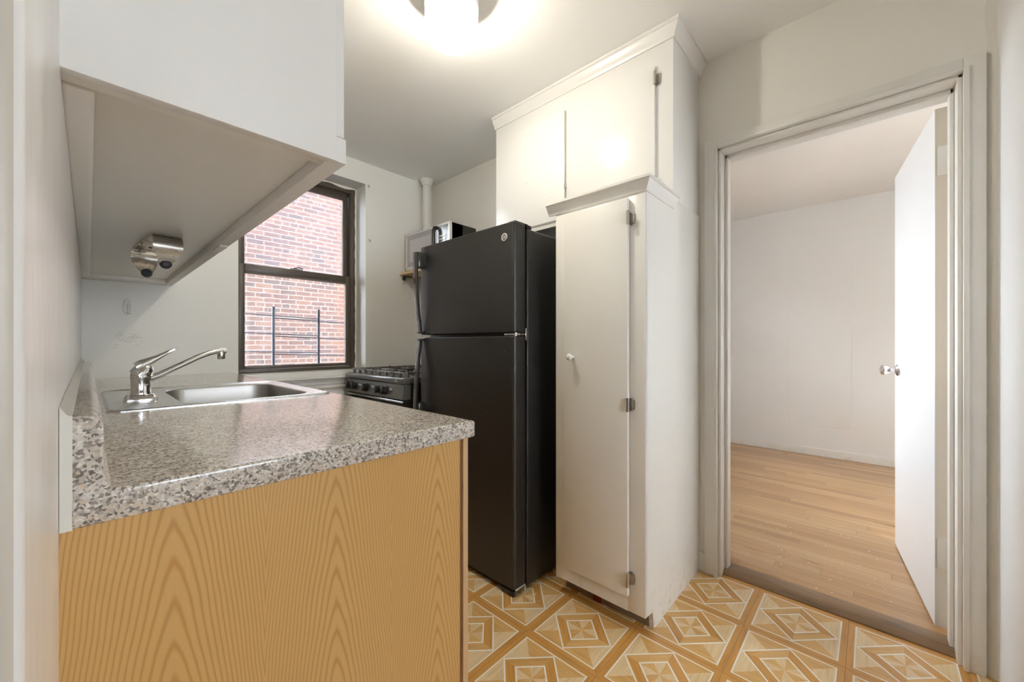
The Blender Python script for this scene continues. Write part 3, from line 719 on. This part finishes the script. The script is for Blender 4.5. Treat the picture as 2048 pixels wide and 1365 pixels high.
# burners and cast iron grates
for bx_ in (gx + .18, gx + .46):
    for by_ in (gy0 + .20, gy1 - .20):
        bm = bmesh.new(); lathe(bm, [(.055, gz), (.052, gz + .006), (.040, gz + .008), (.040, gz + .016), (.022, gz + .019)], (bx_, by_, 0), seg=24); obj('burner', bm, M['iron'], st, smooth=40)
for gy in (gy0 + .035, (gy0 + gy1) / 2 + .008):
    ya, yb = gy, gy + .332; xa, xb = gx + .05, gx + .60; zt_ = gz + .030; bm = bmesh.new()
    rb = .0055
    def bar(a, b): 
        (x0, y0), (x1, y1) = a, b
        box(bm, min(x0, x1) - rb, max(x0, x1) + rb, min(y0, y1) - rb, max(y0, y1) + rb, zt_ - .012, zt_, .002)
    bar((xa, ya), (xb, ya)); bar((xa, yb), (xb, yb)); bar((xa, ya), (xa, yb)); bar((xb, ya), (xb, yb)); bar(((xa + xb) / 2, ya), ((xa + xb) / 2, yb))
    for cx_ in (gx + .18, gx + .46):
        cy_ = (ya + yb) / 2
        bar((cx_, ya), (cx_, cy_ - .045)); bar((cx_, cy_ + .045), (cx_, yb)); bar((cx_ - .14, cy_), (cx_ - .045, cy_)); bar((cx_ + .045, cy_), (cx_ + .14, cy_))
    for x in (xa, (xa + xb) / 2, xb):
        for k in range(5):
            y = ya + (yb - ya) * k / 4
            box(bm, x - .006, x + .006, y - .009, y + .009, gz + .0002, zt_ + .005, .002)
    obj('grate', bm, M['iron'], st, smooth=30)

# ------------------------------------------------------------------ refrigerator
fr = thing('refrigerator', 'black top-freezer refrigerator standing between stove and white pantry', 'refrigerator', (1.6, 1.49, 0))
ry0, ry1 = 1.136, 1.842; rx = 1.246
obj('body', B(1.334, 1.985, ry0, ry1, .012, 1.620, .008, 3), M['fridge'], fr, smooth=30)
obj('gasket', B(1.318, 1.334, ry0 + .012, ry1 - .012, .09, 1.615), M['gasket'], fr)
def rdoor(name, z0, z1):
    pts = []
    r1 = .010; r2 = .016
    for cxx, cyy, a0 in ((rx + r2, ry0 + r2, PI), ):
        for i in range(6):
            a = PI + PI / 2 * i / 5; pts.append((rx + r2 + r2 * math.cos(a), ry0 + r2 + r2 * math.sin(a)))
    pts += [(1.318, ry0), (1.318, ry1)]
    for i in range(6):
        a = PI / 2 + PI / 2 * i / 5; pts.append((rx + r2 + r2 * math.cos(a), ry1 - r2 + r2 * math.sin(a)))
    bm = bmesh.new(); cxm, cym = 1.282, (ry0 + ry1) / 2
    def ins(k): return [(x + (k if x < cxm else -k), y + (k if y < cym else -k)) for x, y in pts]
    loft(bm, [[(x, y, z0) for x, y in ins(.004)], [(x, y, z0 + .004) for x, y in pts], [(x, y, z1 - .004) for x, y in pts], [(x, y, z1) for x, y in ins(.004)]])
    return obj(name, bm, M['fridge'], fr, smooth=35)
fd = rdoor('freezer_door', 1.152, 1.635); rd = rdoor('refrigerator_door', .030, 1.136)
# handles on the far edge: block at one end, bowed bar, flare at the other
def rhandle(par, za, zb):
    n = 16; rings = []; s_ = 1 if zb > za else -1
    for i in range(n + 1):
        u = i / n; z = za + (zb - za) * u
        bow = .052 - .030 * u ** 2.2
        y0, y1 = ry1 - .043, ry1 - .008 - .004 * u
        th_ = .013
        rings.append([(rx - bow, y0 + .003, z), (rx - bow + .003, y0, z), (rx - bow + th_, y0 + .004, z), (rx - bow + th_, y1, z), (rx - bow + .002, y1, z), (rx - bow, y1 - .003, z)])
    bm = bmesh.new(); loft(bm, rings)
    box(bm, rx - .046, rx + .004, ry1 - .060, ry1 - .012, min(za, za + s_ * .085), max(za, za + s_ * .085), .006)
    box(bm, rx - .030, rx + .004, ry1 - .05, ry1 - .012, min(zb - s_ * .012, zb), max(zb - s_ * .012, zb), .003)
    return obj('handle', bm, M['stove'], par, smooth=40)
rhandle(fd, 1.598, 1.158); rhandle(rd, .70, 1.130)
# round badge on the freezer door
bm = bmesh.new(); bc_ = Vector((rx, 1.193, 1.573)); ax = (-1, 0, 0)
lathe(bm, [(.0175, -.001), (.0175, .0022), (.0160, .0032), (.0138, .0032), (.0132, .0020)], bc_, ax, 32); bd = obj('badge', bm, M['silver'], fd, smooth=40)
bm = bmesh.new(); lathe(bm, [(.0134, .0005), (.0134, .0021), (.012, .0022)], bc_, ax, 28); obj('badge_face', bm, M['stove_panel'], bd, smooth=40)
bm = text_bm('GE', .0150, .0004); xf(bm, Matrix.Translation(bc_ + Vector((-.0026, 0, 0))) @ Matrix(((0, 0, -1, 0), (-1, 0, 0, 0), (0, 1, 0, 0), (0, 0, 0, 1))))
for k in range(4):
    a0 = k * PI / 2 + .4
    tube(bm, [(bc_.x - .0026, bc_.y + r_ * math.cos(a), bc_.z + r_ * math.sin(a)) for r_, a in ((.0118, a0), (.0115, a0 + .4), (.0105, a0 + .75), (.0092, a0 + .85), (.0088, a0 + .62))], .0006, 5)
obj('monogram', bm, M['silver'], bd)
bm = bmesh.new(); box(bm, 1.262, 1.336, ry0 + .006, ry0 + .075, 1.139, 1.149, .002); box(bm, 1.322, 1.337, ry0 - .002, ry0 + .004, 1.118, 1.172, .001); lathe(bm, [(.006, 1.13), (.006, 1.158)], (1.278, ry0 + .02, 0), seg=12)
obj('hinge', bm, M['chrome'], fr, smooth=40)
bm = bmesh.new(); box(bm, 1.258, 1.345, ry0 + .004, ry0 + .045, 1.6355, 1.6405, .002); box(bm, 1.335, 1.37, ry0 + .004, ry0 + .045, 1.6205, 1.639, .004); obj('hinge_cover', bm, M['black'], fr, smooth=40)
obj('divider', B(1.300, 1.322, ry0 + .02, ry1 - .02, 1.138, 1.150), M['black'], fr)
bm = B(1.270, 1.33, ry0 + .02, ry1 - .02, .004, .026, .003); obj('kick_plate', bm, M['black'], fr)
bm = bmesh.new(); box(bm, 1.246, 1.262, ry0 + .004, ry0 + .08, .0005, .024, .003); obj('loose_toe_grille', bm, M['black'], fr)
bm = bmesh.new(); box(bm, 1.255, 1.318, ry0 - .004, ry0 + .001, .030, .034); box(bm, 1.314, 1.318, ry0 - .004, ry0 + .001, .004, .034); obj('bottom_bracket', bm, M['silver'], fr)

# ------------------------------------------------------------------ pantry cabinet and the cabinet above
pn = thing('pantry_cabinet', 'tall narrow white pantry cabinet beside the refrigerator', 'cabinet', (1.7, .82, 0))
px, py0, py1 = 1.406, .619, 1.030
bm = bmesh.new()
prism(bm, [(1.482, 0), (2.018, 0), (2.018, 1.7232), (1.6805, 1.7232), (1.6805, 1.698), (px, 1.698), (px, .078), (1.468, .070), (1.476, .04)], 'y', py0, py0 + .018)
box(bm, px, 2.018, py1 - .018, py1, .072, 1.698); box(bm, px + .0, 2.018, py0 + .018, py1 - .018, 1.68, 1.698)
box(bm, 2.0, 2.018, py0 + .018, py1 - .018, .08, 1.68); box(bm, px + .02, 2.0, py0 + .018, py1 - .018, .08, .098)
obj('carcass', bm, M['pantry'], pn)
bm = bmesh.new()
box(bm, px - .001, px + .018, py0, py0 + .072, .076, 1.69, .002); box(bm, px - .001, px + .018, py1 - .052, py1, .074, 1.69, .002)
box(bm, px - .0008, px + .018, py0 + .07, py1 - .052, .075, .15); box(bm, px - .0008, px + .018, py0 + .07, py1 - .052, 1.655, 1.69)
obj('face_frame', bm, M['pantry'], pn, smooth=30)
obj('toe_kick', B(1.478, 1.492, py0 + .018, py1 - .004, .0005, .075), M['grime'], pn)
pd = obj('door', B(px - .021, px - .002, .681, .972, .140, 1.657, .003), M['pantry'], pn, smooth=30)
def leaf_hinge(par, x, y, z, m=M['hinge_painted'], h=.052):
    bm = bmesh.new(); tube(bm, [(x - .004, y - .003, z - h / 2), (x - .004, y - .003, z + h / 2)], .0058, 10)
    prism(bm, [(y - .004, z - h * .5), (y - .020, z - h * .35), (y - .022, z), (y - .020, z + h * .35), (y - .004, z + h * .5)], 'x', x + .014, x + .0185)
    box(bm, x - .004, x + .018, y - .005, y - .002, z - h * .4, z + h * .4)
    for k in (-.3, .3): lathe(bm, [(.003, 0), (.003, .0015), (.001, .002)], (x + .014, y - .014, z + k * h), (-1, 0, 0), 10)
    return obj('hinge', bm, m, par, smooth=40)
for z in (1.580, .870, .205): leaf_hinge(pd, px - .020, .681, z)
bm = bmesh.new(); lathe(bm, [(.006, 0), (.006, .014), (.011, .019), (.0145, .026), (.0145, .031), (.010, .037), (.003, .039)], (px - .021, .927, 1.047), (-1, 0, 0), 24); obj('knob', bm, M['knob_white'], pd, smooth=50)
def crown(bm, x0, x1, y0, zlo, zhi, out, yend):
    """moulding along the front (face at x0) returning along the side (face at y0)"""
    prof = [(0, zlo), (out * .18, zlo), (out * .30, zlo + (zhi - zlo) * .22), (out * .42, zlo + (zhi - zlo) * .30), (out * .75, zlo + (zhi - zlo) * .62), (out * .82, zlo + (zhi - zlo) * .74), (out, zlo + (zhi - zlo) * .80), (out, zhi), (0, zhi)]
    loft(bm, [[(x0 - o_, yend, z) for o_, z in prof], [(x0 - o_, y0 - o_, z) for o_, z in prof], [(x1, y0 - o_, z) for o_, z in prof]])
    return bm
bm = bmesh.new(); crown(bm, px, 1.680, py0, 1.672, 1.722, .030, py1 + .036); box(bm, px, 1.680, py0, py1, 1.6985, 1.721)
obj('crown_moulding', bm, M['cab'], pn, smooth=35)
sc_ = obj('scrap', B(1.472, 1.4775, .845, .882, .0005, .060), M['red']); tag(sc_, 'small red scrap stuck in the toe space of the white pantry', 'scrap')

uc = thing('wall_cabinet', 'white ceiling-height cabinet above the refrigerator and pantry', 'cabinet', (1.85, 1.15, 1.70))
ux, uy0, uy1, uz0 = 1.681, .619, 1.680, 1.7235
bm = bmesh.new(); box(bm, ux, 2.019, uy0, uy1, uz0, H - .001, .002); obj('carcass', bm, M['cab'], uc, smooth=30)
for a, b in ((.693, 1.152), (1.166, 1.655)):
    d_ = obj('door', B(ux - .018, ux - .001, a, b, 1.752, 2.312, .002), M['cab'], uc, smooth=30)
    if a < .7:
        for z in (2.255, 1.80): leaf_hinge(d_, ux - .018, a, z, M['hinge_painted'], .055)
    else:
        bm = bmesh.new(); box(bm, ux - .020, ux - .004, 1.153, 1.160, 1.905, 1.925, .001); obj('catch', bm, M['hinge_painted'], d_)
bm = bmesh.new(); crown(bm, ux, 2.019, uy0, 2.402, H - .001, .034, uy1 + .004); obj('crown_moulding', bm, M['cab'], uc, smooth=35)
bm = bmesh.new(); prism(bm, [(ux - .010, 1.7235), (ux - .014, 1.738), (ux, 1.746), (ux, 1.7235)], 'y', 1.035, uy1); obj('bottom_moulding', bm, M['cab'], uc)

# ------------------------------------------------------------------ ceiling lamp
lx, ly = .945, 1.185
cl = thing('ceiling_light', 'clear ribbed glass jar light on the kitchen ceiling', 'light', (lx, ly, H))
bm = bmesh.new(); lathe(bm, [(.106, H - .0005), (.106, H - .012), (.103, H - .020), (.103, H - .078), (.098, H - .082), (.092, H - .082)], (lx, ly, 0), seg=40); obj('base', bm, M['knob_white'], cl, smooth=40)  # collar out of view, deepened to shade the ceiling from the bulb
prof = [(.096, H - .0822), (.0985, H - .088)]
for i in range(17):
    prof.append((.0985 + (.0022 if i % 2 else -.0010), H - .0914 - i * .0053))
prof += [(.096, H - .183), (.090, H - .192), (.083, H - .198)]
for i in range(13):
    prof.append((.079 - i * .0060, H - .201 - (.0042 if i % 2 else 0)))
bm = bmesh.new(); lathe(bm, prof, (lx, ly, 0), seg=64, cap0=False, cap1=True); obj('glass_globe', bm, M['globe'], cl, smooth=70)
bm = bmesh.new(); lathe(bm, [(.016, H - .082), (.016, H - .092), (.019, H - .105), (.028, H - .128), (.0302, H - .138)], (lx, ly, 0), seg=24); bb = obj('bulb', bm, M['knob_white'], cl, smooth=60)  # opaque upper half, shaped to keep bulb light off the ceiling
bm = bmesh.new(); lathe(bm, [(.0302, H - .1381), (.0300, H - .144), (.027, H - .156), (.020, H - .165), (.010, H - .1695), (.002, H - .1705)], (lx, ly, 0), seg=24, cap0=False); obj('lit_dome', bm, M['bulb'], bb, smooth=60)

# ------------------------------------------------------------------ crumbs
bm = bmesh.new()
for i in range(46):
    x, y = random.gauss(1.33, .07), random.gauss(1.075, .035)
    r_ = random.uniform(.001, .0028); lathe(bm, [(r_ * .5, 0.0002), (r_, r_ * .5), (r_ * .5, r_)], (x, min(y, 1.125), 0), seg=6)
tag(obj('crumbs', bm, M['line']), 'pale crumbs on the tiles in front of the refrigerator corner', 'crumbs', kind='stuff')
bm = bmesh.new()
for i in range(60):
    x, y = 2.2 + abs(random.gauss(0, .35)), random.uniform(-.1, .5)
    r_ = random.uniform(.001, .004); lathe(bm, [(r_, .0102), (r_ * .8, .0112)], (x, y, 0), seg=6)
tag(obj('paint_flakes', bm, M['door']), 'white paint flakes scattered on the bedroom floor near the doorway', 'flakes', kind='stuff')

# ------------------------------------------------------------------ daylight
w = bpy.data.worlds.new('sky'); bpy.context.scene.world = w; w.use_nodes = True
bg = w.node_tree.nodes['Background']; bg.inputs[0].default_value = (.86, .92, 1., 1); bg.inputs[1].default_value = 4.15

# ------------------------------------------------------------------ camera
cam = bpy.data.cameras.new('camera'); co = bpy.data.objects.new('camera', cam); C.objects.link(co)
th = math.radians(47.35)                      # right of the +Y axis
co.location = (0, 0, 1.10); co.rotation_euler = (PI / 2, 0, -th)
cam.sensor_width = 36.; cam.lens = 36. * 781. / 2048.
cam.shift_y = (689. - 682.5) / 2048.
cam.clip_start = .02
sc = bpy.context.scene; sc.camera = co
sc.view_settings.view_transform = 'Standard'; sc.view_settings.look = 'None'; sc.view_settings.gamma = 1.; sc.view_settings.use_curve_mapping = False
sc.view_settings.exposure = 2.34
cy = sc.cycles
cy.use_denoising = True; cy.max_bounces = 9; cy.diffuse_bounces = 5; cy.glossy_bounces = 4; cy.transparent_max_bounces = 10; cy.use_adaptive_sampling = True; cy.adaptive_threshold = .03; cy.caustics_reflective = False; cy.caustics_refractive = False; cy.sample_clamp_indirect = 6.
